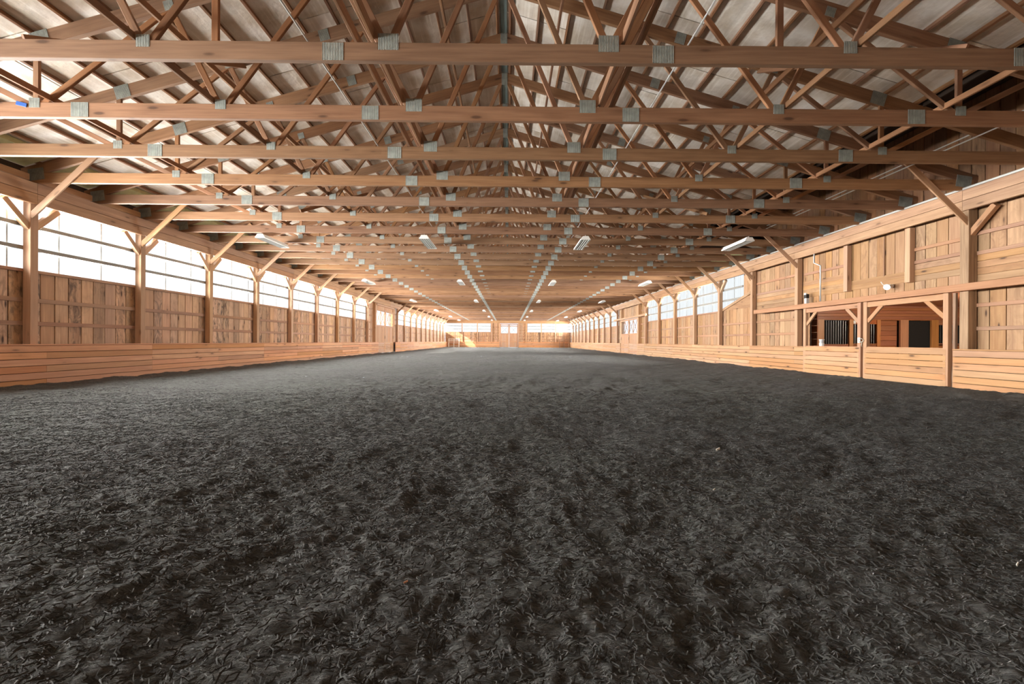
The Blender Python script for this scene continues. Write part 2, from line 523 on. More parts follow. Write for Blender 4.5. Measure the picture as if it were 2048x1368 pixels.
link(fib)
tag(fib, label='loose dark grey fibre shreds strewn over the arena floor', cat='fibre', kind='stuff')

# ================================================================== ROOF
ceiling = empty('ceiling', kind='structure', label='underside of the gable roof with purlins and pale insulation boards')
y_end = YF + 0.25
pur = [0.13] + [0.72 + 0.6 * i for i in range(17)]
PD, PT = 0.07, 0.05
nrm = {s: Vector((s * SLOPE, 0, 1)).normalized() for s in (-1, 1)}
def roof_pt(s, u, dz=0.0):
    p = Vector((XC + s * u, 0, RTOP - SLOPE * u))
    return p + nrm[s] * dz
# the right slope stops short beside the stable loft
LOFT0, LOFT1, LOFTU = 3.0, 19.0, 8.05
for s in (-1, 1):
    for u in pur:
        p = roof_pt(s, u, PD / 2)
        spans = [(YN, y_end)]
        if s == 1 and u > LOFTU: spans = [(LOFT1, y_end)]
        for a, b in spans:
            bar('purlin', ceiling, (p.x, a, p.z), (p.x, b, p.z), PD, PT, M_purlin, up=nrm[s])
    # insulation boards: 1.2 m courses, 2.4 m long
    far = MB()
    ucs = [0.0, 1.32, 2.52, 3.72, 4.92, 6.12, 7.32, 8.05, 9.12, 10.9]
    for ci in range(len(ucs) - 1):
        u0, u1 = ucs[ci] + 0.008, ucs[ci + 1] - 0.008
        yy = YN - 0.6 * (ci % 3)
        while yy < y_end:
            a, b = max(yy, YN) + 0.011, min(yy + 2.44, y_end) - 0.011
            if b - a > 0.05 and not (s == 1 and u0 >= LOFTU - 0.01 and a < LOFT1 - 1.2):
                q0, q1 = roof_pt(s, u0, PD + 0.02), roof_pt(s, u1, PD + 0.02)
                ym = (a + b) / 2
                if 3.5 < ym < 24:
                    m, L = frame((0, a, 0), (0, b, 0), nrm[s])
                    c = (q0 + q1) / 2
                    m2, _ = frame((c.x, a, c.z), (c.x, b, c.z), nrm[s])
                    # plate: length along Y, width along slope, thickness along normal
                    o = bpy.data.objects.new('insulation_board', bar_mesh(b - a, (q1 - q0).length, 0.03, M_foil, 0.002))
                    link(o, ceiling, m2)
                else:
                    c = (q0 + q1) / 2
                    far.bar((c.x, a, c.z), (c.x, b, c.z), 0.03, (q1 - q0).length, nrm[s], ch=0.002)
            yy += 2.44
    far.build('insulation_field', M_foil, ceiling, kind='stuff')
    # roof skin closing the joints
    q0, q1 = roof_pt(s, 0, PD + 0.06), roof_pt(s, 11.2 if s < 0 else LOFTU, PD + 0.06)
    MB().prism([(q0.x, YN, q0.z), (q1.x, YN, q1.z), (q1.x, y_end + .3, q1.z), (q0.x, y_end + .3, q0.z)], nrm[s] * 0.03).build('roof_skin', M_siding, ceiling)
    if s > 0:
        q0, q1 = roof_pt(s, LOFTU, PD + 0.06), roof_pt(s, 11.2, PD + 0.06)
        MB().prism([(q0.x, LOFT1, q0.z), (q1.x, LOFT1, q1.z), (q1.x, y_end + .3, q1.z), (q0.x, y_end + .3, q0.z)], nrm[s] * 0.03).build('roof_skin', M_siding, ceiling)
    # foam baffles over the eave header
    hx = PL - 0.02 if s < 0 else PR + 0.02
    for k in range(-1, 2 * 12):
        ya = PY(0) + TS * k + 0.12; yb = ya + TS - 0.24
        if s > 0 and ya < LOFT1: continue
        u1 = abs(hx - XC) + 0.10
        q0, q1 = roof_pt(s, u1 - 0.62, -0.03), roof_pt(s, u1, -0.03)
        MB().prism([(q0.x, ya, q0.z), (q1.x, ya, q1.z), (q1.x, ya, q1.z + 0.10), (q0.x, ya, q0.z + 0.10)], (0, yb - ya, 0)).build('eave_baffle', M_foam, ceiling)
        MB().box(min(hx - s * .03, hx + s * .09), max(hx - s * .03, hx + s * .09), ya, yb, ZB + .03, ZB + .17).build('eave_block', M_post, ceiling)
# ridge strip
p = roof_pt(1, 0, 0)
MB().bar((XC, YN, RTOP + PD - 0.03), (XC, y_end, RTOP + PD - 0.03), 0.03, 0.14).build('ridge_strip', M_ridge, ceiling)

# ================================================================== TRUSSES
CH = 0.23
SPAN = 10.55
zc = ZB + CH / 2
def rb(u): return RTOP - 0.235 / math.cos(math.atan(SLOPE)) - SLOPE * u    # rafter underside
def rc(u): return rb(u) + 0.12
B1, B2, B3 = 1.36, 4.37, 7.25
R1, R2, R3, R4 = 2.63, 5.18, 7.17, 8.5
def web_lines():
    zt = ZB + CH - 0.05
    out = []
    for s in (-1, 1):
        out += [((s * 0.06, rb(0) + 0.06), (s * B1, zt), 0.089), ((s * (B1 + 0.05), zt), (s * R1, rb(R1) + 0.08), 0.14),
                ((s * R1, rb(R1) + 0.06), (s * (B2 - 0.04), zt), 0.089), ((s * (B2 + 0.02), zt), (s * R2, rb(R2) + 0.07), 0.089),
                ((s * R2, rb(R2) + 0.06), (s * (B3 - 0.06), zt), 0.089), ((s * B3, zt), (s * B3, rb(B3) + 0.07), 0.089),
                ((s * (B3 + 0.06), zt), (s * R4, rb(R4) + 0.06), 0.089)]
    return out
PLATES = []   # (u, z, along, tall, tilt)
for s in (-1, 1):
    PLATES += [(s * 2.04, zc - 0.005, 0.26, 0.215, 0), (s * 6.55, zc + 0.005, 0.27, 0.225, 0),
               (s * B1, ZB + CH + 0.005, 0.25, 0.20, 0), (s * B2, ZB + CH - 0.01, 0.165, 0.15, 0), (s * B3, ZB + CH - 0.01, 0.165, 0.15, 0),
               (s * 3.38, rc(3.38), 0.19, 0.21, s), (s * R2, rc(R2) - 0.04, 0.15, 0.15, s), (s * R3, rc(R3), 0.28, 0.24, s),
               (s * (SPAN - 0.22), ZB + 0.19, 0.34, 0.26, s * 0.5)]
PLATES += [(0, rc(0) - 0.06, 0.15, 0.30, 0)]

def truss_parts(root, full):
    m0 = WM[root]
    def pt(u, z, dy=0.0): return m0 @ Vector((u, dy, z - ZB))
    chord = bar('bottom_chord', root, pt(-SPAN, zc), pt(SPAN, zc), CH, 0.076, M_truss)
    raf = {}
    for s in (-1, 1):
        raf[s] = bar('rafter', root, pt(s * 0.0, rc(0)), pt(s * (SPAN + 0.1), rc(SPAN + 0.1)), 0.235, 0.072, M_truss)
    wl = web_lines()
    if full:
        for (a, b, w) in wl:
            bar('web_member', root, pt(*a), pt(*b), w, 0.05 if w < 0.1 else 0.06, M_web, up=(0, 0, 1) if abs(a[0] - b[0]) > .01 else (1, 0, 0))
    else:
        mb = MB()
        for (a, b, w) in wl:
            mb.bar(pt(*a), pt(*b), w, 0.05, up=(0, 0, 1) if abs(a[0] - b[0]) > .01 else (1, 0, 0))
        for s in (-1, 1): pass
        me_o = mb.build('web_members', M_web, root, kind='stuff')
    for i, (u, z, al, ta, ti) in enumerate(PLATES):
        if not full and abs(u) not in (2.04, 6.55, B1): continue
        m, L = frame(pt(u - al / 2, z + ti * al / 2 * SLOPE, -0.041), pt(u + al / 2, z - ti * al / 2 * SLOPE, -0.041), (0, 0, 1))
        key = ('plate', al, ta)
        if key not in MC:
            v, f = chamfer_box(al, 0.006, ta, 0.001)
            me = bpy.data.meshes.new('plate'); me.from_pydata(v, [], f); me.materials.append(M_plate)
            MC[key] = me
        o = bpy.data.objects.new('connector_plate', MC[key])
        link(o, chord if z < 4.9 else raf[1 if u > 0 else -1], m)

def copy_thing(root, loc):
    r = root.copy(); C.objects.link(r)
    r.matrix_basis = Matrix.Translation(loc); WM[r] = r.matrix_basis.copy()
    for ch in root.children:
        c = ch.copy(); C.objects.link(c); c.parent = r
        for g in ch.children:
            d = g.copy(); C.objects.link(d); d.parent = c
    return r

truss_far_y0 = 27.5
proto_full = proto_far = None
n_tr = int(round((YF - (Y0 - 4 * TS)) / TS))
vis = 0
for i in range(n_tr + 1):
    y = Y0 - 4 * TS + TS * i
    full = y < truss_far_y0
    loc = (XC, y, ZB)
    if i == 0: lab = 'wooden roof truss nearest overhead, just above the top of the picture'
    else: lab = 'wooden roof truss, %s visible bottom chord counted from the camera' % ORD[i - 1]
    if full and proto_full is None:
        r = empty('roof_truss', loc); truss_parts(r, True); proto_full = r
    elif not full and proto_far is None:
        r = empty('roof_truss', loc); truss_parts(r, False); proto_far = r
    else:
        r = copy_thing(proto_full if full else proto_far, loc)
    tag(r, lab, 'roof truss', 'roof trusses spanning the arena')

# long bracing lumber running down the hall through the webs
for s, side in ((-1, 'left'), (1, 'right')):
    for u, z, w, t, lab in ((1.56, 4.83, 0.14, 0.04, 'wide lateral brace board beside the %s inner plates of the trusses'),
                            (1.80, 4.87, 0.14, 0.04, 'second wide lateral brace board just outside the %s inner plates'),
                            (4.50, 4.78, 0.09, 0.04, 'slim lateral brace running along the chord tops %s of centre'),
                            (4.42, 5.22, 0.09, 0.04, 'slim lateral brace running higher through the webs %s of centre'),
                            (7.02, 4.79, 0.09, 0.04, 'outer lateral brace resting on the chords near the %s wall'),
                            (0.98, 6.52, 0.09, 0.04, 'high lateral brace under the ridge on the %s slope')):
        o = MB().bar((XC + s * u, 2.0, z), (XC + s * u, YF, z), w, t).build('lateral_brace', M_web)
        tag(o, lab % side, 'brace', 'lateral braces tying the trusses')
    o = MB().tube([(XC + s * 2.36, 2.0, ZB + CH + 0.02), (XC + s * 2.36, YF, ZB + CH + 0.02)], 0.011, 6).build('conduit_run', M_conduit)
    tag(o, 'thin pale metal conduit running along the truss chords %s of centre' % side, 'conduit')
    # upright sway brace at the first chord
    o = MB().bar((XC + s * 3.54, Y0 - 3 * TS + 0.06, ZB + CH - 0.05), (XC + s * 3.54, Y0 - 3 * TS + 0.06, rc(3.54)), 0.085, 0.045, up=(1, 0, 0)).build('sway_brace', M_web)
    tag(o, 'upright sway brace standing on the nearest truss chord, %s of centre' % side, 'brace')
for u, z, lab in ((8.93, 4.94, 'thin pale conduit threading the trusses beside the loft, the lower of two'), (9.52, 5.30, 'thin pale conduit threading the trusses beside the loft, the upper of two')):
    o = MB().tube([(XC + u, 4.0, z), (XC + u, 20.0, z)], 0.013, 6).build('conduit_run', M_conduit); tag(o, lab, 'conduit')
# diagonal sway braces leaning between trusses
for s, side in ((-1, 'left'), (1, 'right')):
    for j, (ya, yb) in enumerate(((5.7, 8.7), (13.2, 16.2))):
        o = MB().bar((XC + s * 5.9, ya, ZB + CH + 0.05), (XC + s * 4.9, yb, rb(4.9)), 0.089, 0.04).build('sway_brace', M_web)
        tag(o, 'slanting sway brace between %s trusses above the %s half' % (('the nearest', 'the middle')[j], side), 'brace')

# ================================================================== SIDE WALLS
wall_left = empty('wall_left', kind='structure', label='long left wall of weathered vertical boards above an orange kickboard')
wall_right = empty('wall_right', kind='structure', label='long right wall of sunlit pine boards above a pale kickboard')
OPEN0, OPEN1 = 10.42, 15.62       # gateway to the stable in the right wall
DOOR0, DOOR1 = 36.1, 41.5         # sliding doors in both long walls
IND = 25.5                        # boards stand as single objects up to here

def v_boards(wall, x, s, y0, y1, z0, z1, mat, w=0.35, single=True, t=0.025):
    mb = MB(); y = y0; cnt = 0
    nb = max(1, round((y1 - y0) / w)); w = (y1 - y0) / nb
    for i in range(nb):
        a = y0 + i * w
        j = random.uniform(-0.004, 0.004)
        p0, p1 = (x + j, a + w / 2, z0), (x + j, a + w / 2, z1)
        ww = w - random.choice((0.010, 0.014, 0.018))
        if single: bar('wall_board', wall, p0, p1, round(ww, 3), t, mat, up=(0, 1, 0))
        else: mb.bar(p0, p1, ww, t, up=(0, 1, 0)); cnt += 1
    if cnt: mb.build('wall_boards', mat, wall, kind='stuff')

def h_boards(wall, name, x, y0, y1, zs, h, t, mat, single=True, join=None):
    mb = join or MB()
    for z in zs:
        if single: bar(name, wall, (x, y0 + 0.002, z), (x, y1 - 0.002, z), h, t, mat)
        else: mb.bar((x, y0, z), (x, y1, z), h, t)
    return mb

def kick(wall, face, s, ranges, mat):
    NK = 6; kh = KZ / NK
    for (a, b) in ranges:
        mb = MB(); used = False
        for r in range(NK):
            z = kh * (r + 0.5)
            # staggered joints on the posts
            ks = [a]
            k = math.ceil((a - Y0) / BAY)
            while PY(k) < b - 0.2:
                if PY(k) > a + 0.2 and (k + r) % 2 == 0 or (random.random() < .25 and PY(k) > a + 0.2): ks.append(PY(k) + (0.06 if s < 0 else -0.03))
                k += 1
            ks.append(b)
            for y0, y1 in zip(ks, ks[1:]):
                x = face + s * 0.02 + random.uniform(-0.0015, 0.0015)
                if y0 < 24 and y1 > 3: bar('kick_board', wall, (x, y0 + 0.002, z), (x, y1 - 0.002, z), kh - 0.010, 0.04, mat)
                else: mb.bar((x, y0 + 0.002, z), (x, y1 - 0.002, z), kh - 0.010, 0.04); used = True
        if used: mb.build('kick_boards', mat, wall, kind='stuff')
        bar('kick_cap', wall, (face + s * 0.11, a, KZ + 0.014), (face + s * 0.11, b, KZ + 0.014), 0.03, 0.24, mat)
        MB().box(min(face + s * 0.05, face + s * 0.06), max(face + s * 0.05, face + s * 0.06), a, b, -0.1, KZ).build('kick_backing', M_siding, wall)

kick(wall_left, KL, -1, [(YN, DOOR0), (DOOR1, YF)], M_kick)
kick(wall_right, KR, 1, [(YN, OPEN0 - 0.06), (OPEN1 + 0.02, DOOR0), (DOOR1, YF)], M_kickR)

# header beams: two planks high, jointed over the posts
for wall, px, s, mat in ((wall_left, PL, -1, M_header), (wall_right, PR, 1, M_header)):
    k = -4
    while PY(k) < YF - 0.1:
        a = max(PY(k), YN) + 0.003; b = min(PY(k + 2), YF) - 0.003
        if b > a:
            for z, h in ((ZH + 0.115, 0.226), (ZH + 0.35, 0.23)):
                bar('header_beam', wall, (px - s * 0.02, a, z), (px - s * 0.02, b, z), h, 0.09, mat)
        k += 2
    # eave closure above the header
    x = px + s * 0.30
    z1 = 5.1 if s < 0 else 5.0
    MB().box(min(x, x + s * .03), max(x, x + s * .03), (YN if s < 0 else LOFT1), YF, ZH, z1).build('eave_closure', M_siding, wall)

# ---- left wall
left_solid = [(PY(k), PY(k + 1)) for k in range(-4, 8)] + [(PY(8), DOOR0), (DOOR1, PY(11))] + [(PY(k), PY(k + 1)) for k in range(11, 22)]
for a, b in left_solid:
    a = max(a, YN)
    if b <= a: continue
    door_side = (abs(a - PY(8)) < .01 or abs(b - PY(11)) < .01)
    z1 = ZH + 0.05 if door_side else SILL
    v_boards(wall_left, BL, -1, a, b, 0.7, z1, M_board, 0.35, single=(3 < b and a < IND))
    gz = [1.38, 1.90] + ([2.45, 3.0, 3.5] if door_side else [])
    for z in gz:
        bar('girt', wall_left, (BL + 0.035, a + PS / 2, z), (BL + 0.035, b - PS / 2, z), 0.095, 0.04, M_girt)
    if not door_side:
        bar('window_sill_board', wall_left, (BL + 0.03, a + PS / 2, SILL - 0.02), (BL + 0.03, b - PS / 2, SILL - 0.02), 0.07, 0.07, M_girt)
    MB().box(BL - 0.05, BL - 0.03, a, b, 0, z1).build('siding', M_siding, wall_left)

# ---- right wall
def right_girts(a, b, zs):
    for z in zs:
        bar('girt', wall_right, (BR - 0.035, a, z), (BR - 0.035, b, z), 0.085, 0.04, M_girt)
def band(a, b, zs, single=True):
    for i, z in enumerate(zs):
        bar('band_plank', wall_right, (BR - 0.02, a, z), (BR - 0.02, b, z), 0.142, 0.03, M_boardR)
win_bays_R = [7, 6, 5, 4] + list(range(11, 22))
for k in list(range(-4, 8)) + list(range(11, 22)):
    a, b = max(PY(k), YN), PY(k + 1)
    if b <= a: continue
    single = a < IND and b > 3
    if k in win_bays_R:
        v_boards(wall_right, BR, 1, a, b, 0.7, SILL, M_boardR, single=single)
        right_girts(a + PS / 2, b - PS / 2, [1.38, 1.90])
        bar('window_sill_board', wall_right, (BR - 0.03, a + PS / 2, SILL - 0.02), (BR - 0.03, b - PS / 2, SILL - 0.02), 0.07, 0.07, M_girt)
        MB().box(BR + 0.03, BR + 0.05, a, b, 0, SILL).build('siding', M_siding, wall_right)
    elif k == 3:
        # part window, cut off by a sloping board
        v_boards(wall_right, BR, 1, a, b, 0.7, SILL, M_boardR)
        right_girts(a + PS / 2, b - PS / 2, [1.38, 1.90])
        v_boards(wall_right, BR, 1, a, 20.25, SILL, ZH + 0.05, M_boardR)
        MB().prism([(BR - 0.03, 22.2, SILL), (BR - 0.03, 20.2, 3.06), (BR - 0.03, 19.3, 3.1), (BR - 0.03, 19.3, SILL)], (0.03, 0, 0)).build('corner_panel', M_boardR, wall_right)
        bar('rake_board', wall_right, (BR - 0.05, 22.15, SILL + 0.04), (BR - 0.05, 19.6, 3.20), 0.12, 0.04, M_boardR)
        MB().box(BR + 0.03, BR + 0.05, a, b, 0, SILL).build('siding', M_siding, wall_right)
        MB().box(BR + 0.03, BR + 0.05, a, 20.25, SILL, ZH + .05).build('siding', M_siding, wall_right)
    elif k in (0, 1):
        pass
    else:
        v_boards(wall_right, BR, 1, a, b, 0.7, 2.42, M_boardR, single=single)
        band(a + PS / 2, b - PS / 2, [2.50, 2.65, 2.80, 2.95])
        v_boards(wall_right, BR, 1, a, b, 2.42, ZH + 0.05, M_boardR, single=single)
        right_girts(a + PS / 2, b - PS / 2, [1.38, 1.90, 3.06, 3.50])
        MB().box(BR + 0.03, BR + 0.05, a, b, 0, ZH + .05).build('siding', M_siding, wall_right)
# above the stable gateway
a, b = PY(0), PY(2)
v_boards(wall_right, BR, 1, a, b, 2.30, ZH + 0.05, M_boardR, w=0.30)
MB().box(BR + 0.03, BR + 0.05, a, b, 2.30, ZH + .05).build('siding', M_siding, wall_right)
v_boards(wall_right, BR, 1, OPEN1 + 0.15, b, 0.7, 2.30, M_boardR)
MB().box(BR + 0.03, BR + 0.05, OPEN1 + .15, b, 0, 2.3).build('siding', M_siding, wall_right)
for y, z0, z1 in ((11.73, 2.62, ZH), (13.9, 2.62, ZH)):
    bar('stub_post', wall_right, (BR - 0.10, y, z0), (BR - 0.10, y, z1), 0.16, 0.14, M_post, up=(0, 1, 0))
band(a + PS, 11.66, [2.70, 2.85, 3.0]); band(11.8, 13.83, [2.72, 2.86]); band(13.98, b - PS / 2, [2.70, 2.84, 2.98, 3.12])
right_girts(a + PS, 11.66, [3.45, 3.12]); right_girts(13.98, b - PS, [3.45])
bar('seam_batten', wall_right, (BR - 0.03, 12.62, 2.9), (BR - 0.03, 12.62, ZH), 0.03, 0.03, M_girt, up=(0, 1, 0))
# boards beside both sliding doors on the right, and above them
for (ya, yb) in ((PY(8), DOOR0), (DOOR1, PY(11))):
    v_boards(wall_right, BR, 1, ya, yb, 0.7, ZH + .05, M_boardR, single=False)
    right_girts(ya + PS / 2, yb, [1.38, 1.9, 2.45, 3.0, 3.5])
    MB().box(BR + 0.03, BR + 0.05, ya, yb, 0, ZH + .05).build('siding', M_siding, wall_right)
v_boards(wall_right, BR, 1, DOOR0, DOOR1, 3.05, ZH + .05, M_boardR, single=False)
MB().box(BR + 0.03, BR + 0.05, DOOR0, DOOR1, 3.05, ZH + .05).build('siding', M_siding, wall_right)
# loft wall above the header beside the stable
v_boards(wall_right, BR + 0.05, 1, YN, LOFT1, ZH + 0.2, 6.6, M_loft, w=0.3)
MB().box(BR + 0.10, BR + 0.12, YN, LOFT1, ZH, 6.7).build('siding', M_siding, wall_right)
loft = MB()
zl = roof_top(XC + LOFTU)
loft.box(XC + LOFTU - 0.02, XC + LOFTU + 0.02, YN, LOFT1, zl - 0.02, 6.68)
loft.box(XC + LOFTU, BR + 0.12, YN, LOFT1, 6.62, 6.68)
loft.box(XC + LOFTU, BR + 0.12, LOFT1 - 0.02, LOFT1 + 0.02, 4.9, 6.68)
loft.build('loft_lining', M_siding, ceiling)

# ---- windows
wn_count = [0]
def window(wallx, s, y0, y1, z0, z1, mat, detail, label, off=0.0):
    wn_count[0] += 1
    w = empty('window_%d' % wn_count[0], (wallx, (y0 + y1) / 2, z0), kind='structure', label=label)
    seams = [y0]
    g = PY(0) + 0.79 + 1.13 * math.floor((y0 - PY(0)) / 1.13)
    while g < y1 - 0.15:
        if g > y0 + 0.15: seams.append(g)
        g += 1.13
    seams.append(y1)
    if not detail: seams = [y0, y1]
    for a, b in zip(seams, seams[1:]):
        o = MB().box(min(wallx, wallx + s * 0.012), max(wallx, wallx + s * 0.012), a + 0.002, b - 0.002, z0, z1).build('pane', mat, w)
        if detail and a > y0 + 0.01:
            MB().box(wallx - 0.012, wallx + 0.012, a - 0.012, a + 0.012, z0, z1).build('seam_strip', M_rail, w)
    h = z1 - z0
    for z in (3.05, 3.56):
        if z0 < z < z1:
            MB().box(min(wallx - s * 0.04, wallx - s * 0.08), max(wallx - s * 0.04, wallx - s * 0.08), y0, y1, z - 0.042, z + 0.042).build('rail', M_rail, w)
    return w
gi = PS / 2
for j, k in enumerate(range(-4, 8)):
    a, b = max(PY(k), YN), PY(k + 1)
    if b - a < .3: continue
    lab = 'bright translucent window bay in the left wall behind the camera' if k < -1 else 'bright translucent window bay in the left wall, %s from the picture edge' % ORD[k + 1]
    window(BL - 0.02, -1, a, b, SILL, ZH + 0.1, M_dayL, k < 6, lab)
for k in range(11, 21):
    window(BL - 0.02, -1, PY(k), PY(k + 1), SILL, ZH + 0.1, M_dayL, False, 'bright translucent window bay in the left wall, %s beyond the sliding doors' % ORD[k - 11])
for k in (4, 5, 6, 7):
    window(BR + 0.02, 1, PY(k), PY(k + 1), SILL, ZH + 0.1, M_dayR, True, 'pale translucent window bay in the right wall, %s before the sliding doors' % ORD[7 - k])
window(BR + 0.02, 1, 20.25, PY(4), SILL, ZH + 0.1, M_dayR, True, 'pale translucent window in the right wall cut off by a sloping board')
for k in range(11, 22):
    window(BR + 0.02, 1, PY(k), PY(k + 1), SILL, ZH + 0.1, M_dayR, False, 'pale translucent window bay in the right wall, %s beyond the sliding doors' % ORD[k - 11])

# ---- posts with their knee braces
def post(px, s, k, side):
    y = PY(k); x = px + s * PS / 2
    lab = '%s timber post along the %s wall counted from the camera' % (ORD[k], side) if k >= 0 else 'timber post of the %s wall just outside the picture, %s' % (side, 'beside the first visible bay' if k == -1 else 'nearest the camera')
    r = empty('timber_post', (x, y, 0)); tag(r, lab, 'post', 'posts along the %s wall' % side)
    big = (s > 0 and k == 0)
    w = 0.20 if big else PS
    bar('shaft', r, (x, y, -0.1), (x, y, ZB - 0.02), w, w, M_oldpost if big else M_post, up=(0, 1, 0))
    # brace to the truss, bolted to its near face
    bar('knee_brace', r, (px + s * 0.02, y - 0.06, 3.74), (px - s * 1.42, y - 0.06, 5.12), 0.14, 0.04, M_post)
    nowin_lo = (s > 0 and (k <= 3)) or k in (11,)
    nowin_hi = (s > 0 and (k <= 2)) or k in (8,)
    for d, skip in ((-1, nowin_lo), (1, nowin_hi)):
        if k == 0 and s > 0 and d == -1: skip = False
        if skip: continue
        xx = x - s * 0.0
        bar('header_brace', r, (xx, y + d * 0.04, ZH - 0.54), (xx, y + d * 0.58, ZH - 0.01), 0.12, 0.11, M_post)
    return r
for k in [-2, -1] + list(range(0, 9)) + list(range(11, NB)):
    post(PL, -1, k, 'left'); post(PR, 1, k, 'right') if k != 1 else None
# door jambs
for px, s, side, zt in ((PL, -1, 'left', ZH), (PR, 1, 'right', ZH)):
    for y, nf in ((DOOR0 - 0.09, 'near'), (DOOR1 + 0.09, 'far')):
        r = MB().bar((px + s * 0.1, y, -0.1), (px + s * 0.1, y, zt), 0.19, 0.26, up=(0, 1, 0)).build('door_jamb', M_post)
        tag(r, 'timber jamb on the %s side of the %s wall sliding doors' % (nf, side), 'post')

# ================================================================== SLIDING DOORS (both long walls)
dn = [0]
def sliding_leaf(x, s, y0, y1, ztop, g0, g1, mat, label):
    dn[0] += 1
    d = empty('door_%d' % dn[0], (x, (y0 + y1) / 2, 0), kind='structure', label=label)
    fw = 0.13
    ya, yb = y0 + 0.02, y1 - 0.02
    for y in (ya + fw / 2, yb - fw / 2): bar('stile', d, (x, y, 0.03), (x, y, ztop), fw, 0.06, mat, up=(0, 1, 0))
    for z in (g0 - 0.06, g1 + 0.06, ztop - 0.06): bar('rail', d, (x, ya, z), (x, yb, z), 0.12, 0.055, mat)
    for i in range(6): bar('kick_board', d, (x - s * 0.03, ya, 0.03 + KZ / 6 * (i + .5)), (x - s * 0.03, yb, 0.03 + KZ / 6 * (i + .5)), KZ / 6 - .006, 0.03, mat)
    nbd = 8
    w = (yb - ya - 2 * fw) / nbd
    for i in range(nbd):
        bar('panel_board', d, (x, ya + fw + w * (i + .5), KZ), (x, ya + fw + w * (i + .5), g0 - 0.1), w - 0.008, 0.025, mat, up=(0, 1, 0))
    if ztop - g1 > 0.3:
        for i in range(nbd):
            bar('panel_board', d, (x, ya + fw + w * (i + .5), g1 + .1), (x, ya + fw + w * (i + .5), ztop - .1), w - 0.008, 0.025, mat, up=(0, 1, 0))
    MB().box(x - 0.004, x + 0.004, ya + fw, yb - fw, g0, g1).build('glass', M_glass, d)
    ym = (ya + yb) / 2
    bar('muntin', d, (x - s * .01, ym, g0), (x - s * .01, ym, g1), 0.06, 0.04, mat, up=(0, 1, 0))
    for (p, q) in ((ya + fw, ym), (ym, yb - fw)):
        bar('cross_bar', d, (x - s * .015, p, g0), (x - s * .015, q, g1), 0.035, 0.03, mat)
        bar('cross_bar', d, (x - s * .02, p, g1), (x - s * .02, q, g0), 0.035, 0.03, mat)
    MB().box(x - 0.05, x + 0.05, yb - 0.09, yb - 0.05, 1.2, 1.45).build('handle', M_black, d)
    return d
ym = (DOOR0 + DOOR1) / 2
sliding_leaf(PL - 0.02, -1, DOOR0, ym, 3.95, 2.30, 3.45, M_gate, 'near leaf of the glazed sliding doors in the left wall')
sliding_leaf(PL - 0.02, -1, ym, DOOR1, 3.95, 2.30, 3.45, M_gate, 'far leaf of the glazed sliding doors in the left wall')
sliding_leaf(PR + 0.0, 1, DOOR0, ym, 2.98, 1.75, 2.85, M_gate, 'near leaf of the glazed sliding doors in the right wall')
sliding_leaf(PR + 0.0, 1, ym, DOOR1, 2.98, 1.75, 2.85, M_gate, 'far leaf of the glazed sliding doors in the right wall')
o = MB().bar((PR - 0.10, PY(8) - 0.6, 3.08), (PR - 0.10, DOOR1 + 2.4, 3.08), 0.16, 0.10).build('door_track', M_gate)
tag(o, 'wooden track rail above the glazed sliding doors in the right wall', 'track')
o = MB().bar((PL + 0.06, DOOR0, 3.93), (PL + 0.06, DOOR1, 3.93), 0.12, 0.08).build('door_track', M_gate)
tag(o, 'wooden track rail above the glazed sliding doors in the left wall', 'track')

# ================================================================== STABLE GATEWAY
o = MB().bar((KR - 0.0, 4.0, 2.30), (KR - 0.0, 18.75, 2.30), 0.16, 0.12).build('gate_track', M_gate)
tag(o, 'long wooden track rail over the sliding gates by the stable', 'track')
def gate(y0, y1, label):
    x = KR + 0.0
    g = empty('sliding_gate', (x, (y0 + y1) / 2, 0)); tag(g, label, 'gate', 'sliding gates at the stable opening')
    for y in (y0 + 0.07, y1 - 0.07): bar('upright', g, (x, y, 0.02), (x, y, 2.21), 0.13, 0.10, M_gate, up=(0, 1, 0))
    bar('top_rail', g, (x, y0 + .14, 2.13), (x, y1 - .14, 2.13), 0.14, 0.07, M_gate)
    for i in range(6):
        z = 0.03 + KZ / 6 * (i + .5)
        bar('kick_board', g, (x - 0.03, y0 + 0.06, z), (x - 0.03, y1 - 0.06, z), KZ / 6 - 0.010, 0.045, M_kickR)
    bar('gate_cap', g, (x + 0.01, y0 + .14, KZ + 0.035), (x + .01, y1 - .14, KZ + 0.035), 0.03, 0.10, M_gate)
    for ya, yb in ((y0 + 0.13, y0 + 0.62), (y1 - 0.13, y1 - 0.62)):
        bar('corner_brace', g, (x, ya, 1.66), (x, yb, 2.09), 0.11, 0.05, M_gate)
    return g
gate(10.42, 12.95, 'wooden sliding gate nearer the camera at the stable opening, two corner braces')
gate(13.03, 15.60, 'wooden sliding gate farther from the camera, closing the left of the stable opening')
bar('trim_1', None, (KR + 0.05, 10.36, 0.02), (KR + .05, 10.36, 2.2), 0.07, 0.06, M_oldpost, up=(0, 1, 0), kind='structure')

# latch rings on the meeting gate posts
lt = empty('gate_latch', (KR - 0.06, 12.99, 1.1)); tag(lt, 'pale metal latch and chain tied round the meeting gate posts', 'latch')
ring = MB(); ring.tube([(KR - 0.075, 12.99 + 0.09 * math.cos(t), 1.12 + 0.05 * math.sin(t)) for t in np.linspace(0, 2 * math.pi, 17)], 0.012, 6, False).build('ring', M_brass, lt, True)
MB().tube([(KR - 0.075, 12.94, 1.09), (KR - 0.075, 12.97, 0.98), (KR - 0.07, 12.95, 0.93)], 0.010, 6).build('chain_end', M_brass, lt, True)
MB().box(KR - 0.075, KR - 0.055, 13.02, 13.12, 1.05, 1.20).build('latch_plate', M_white, lt)

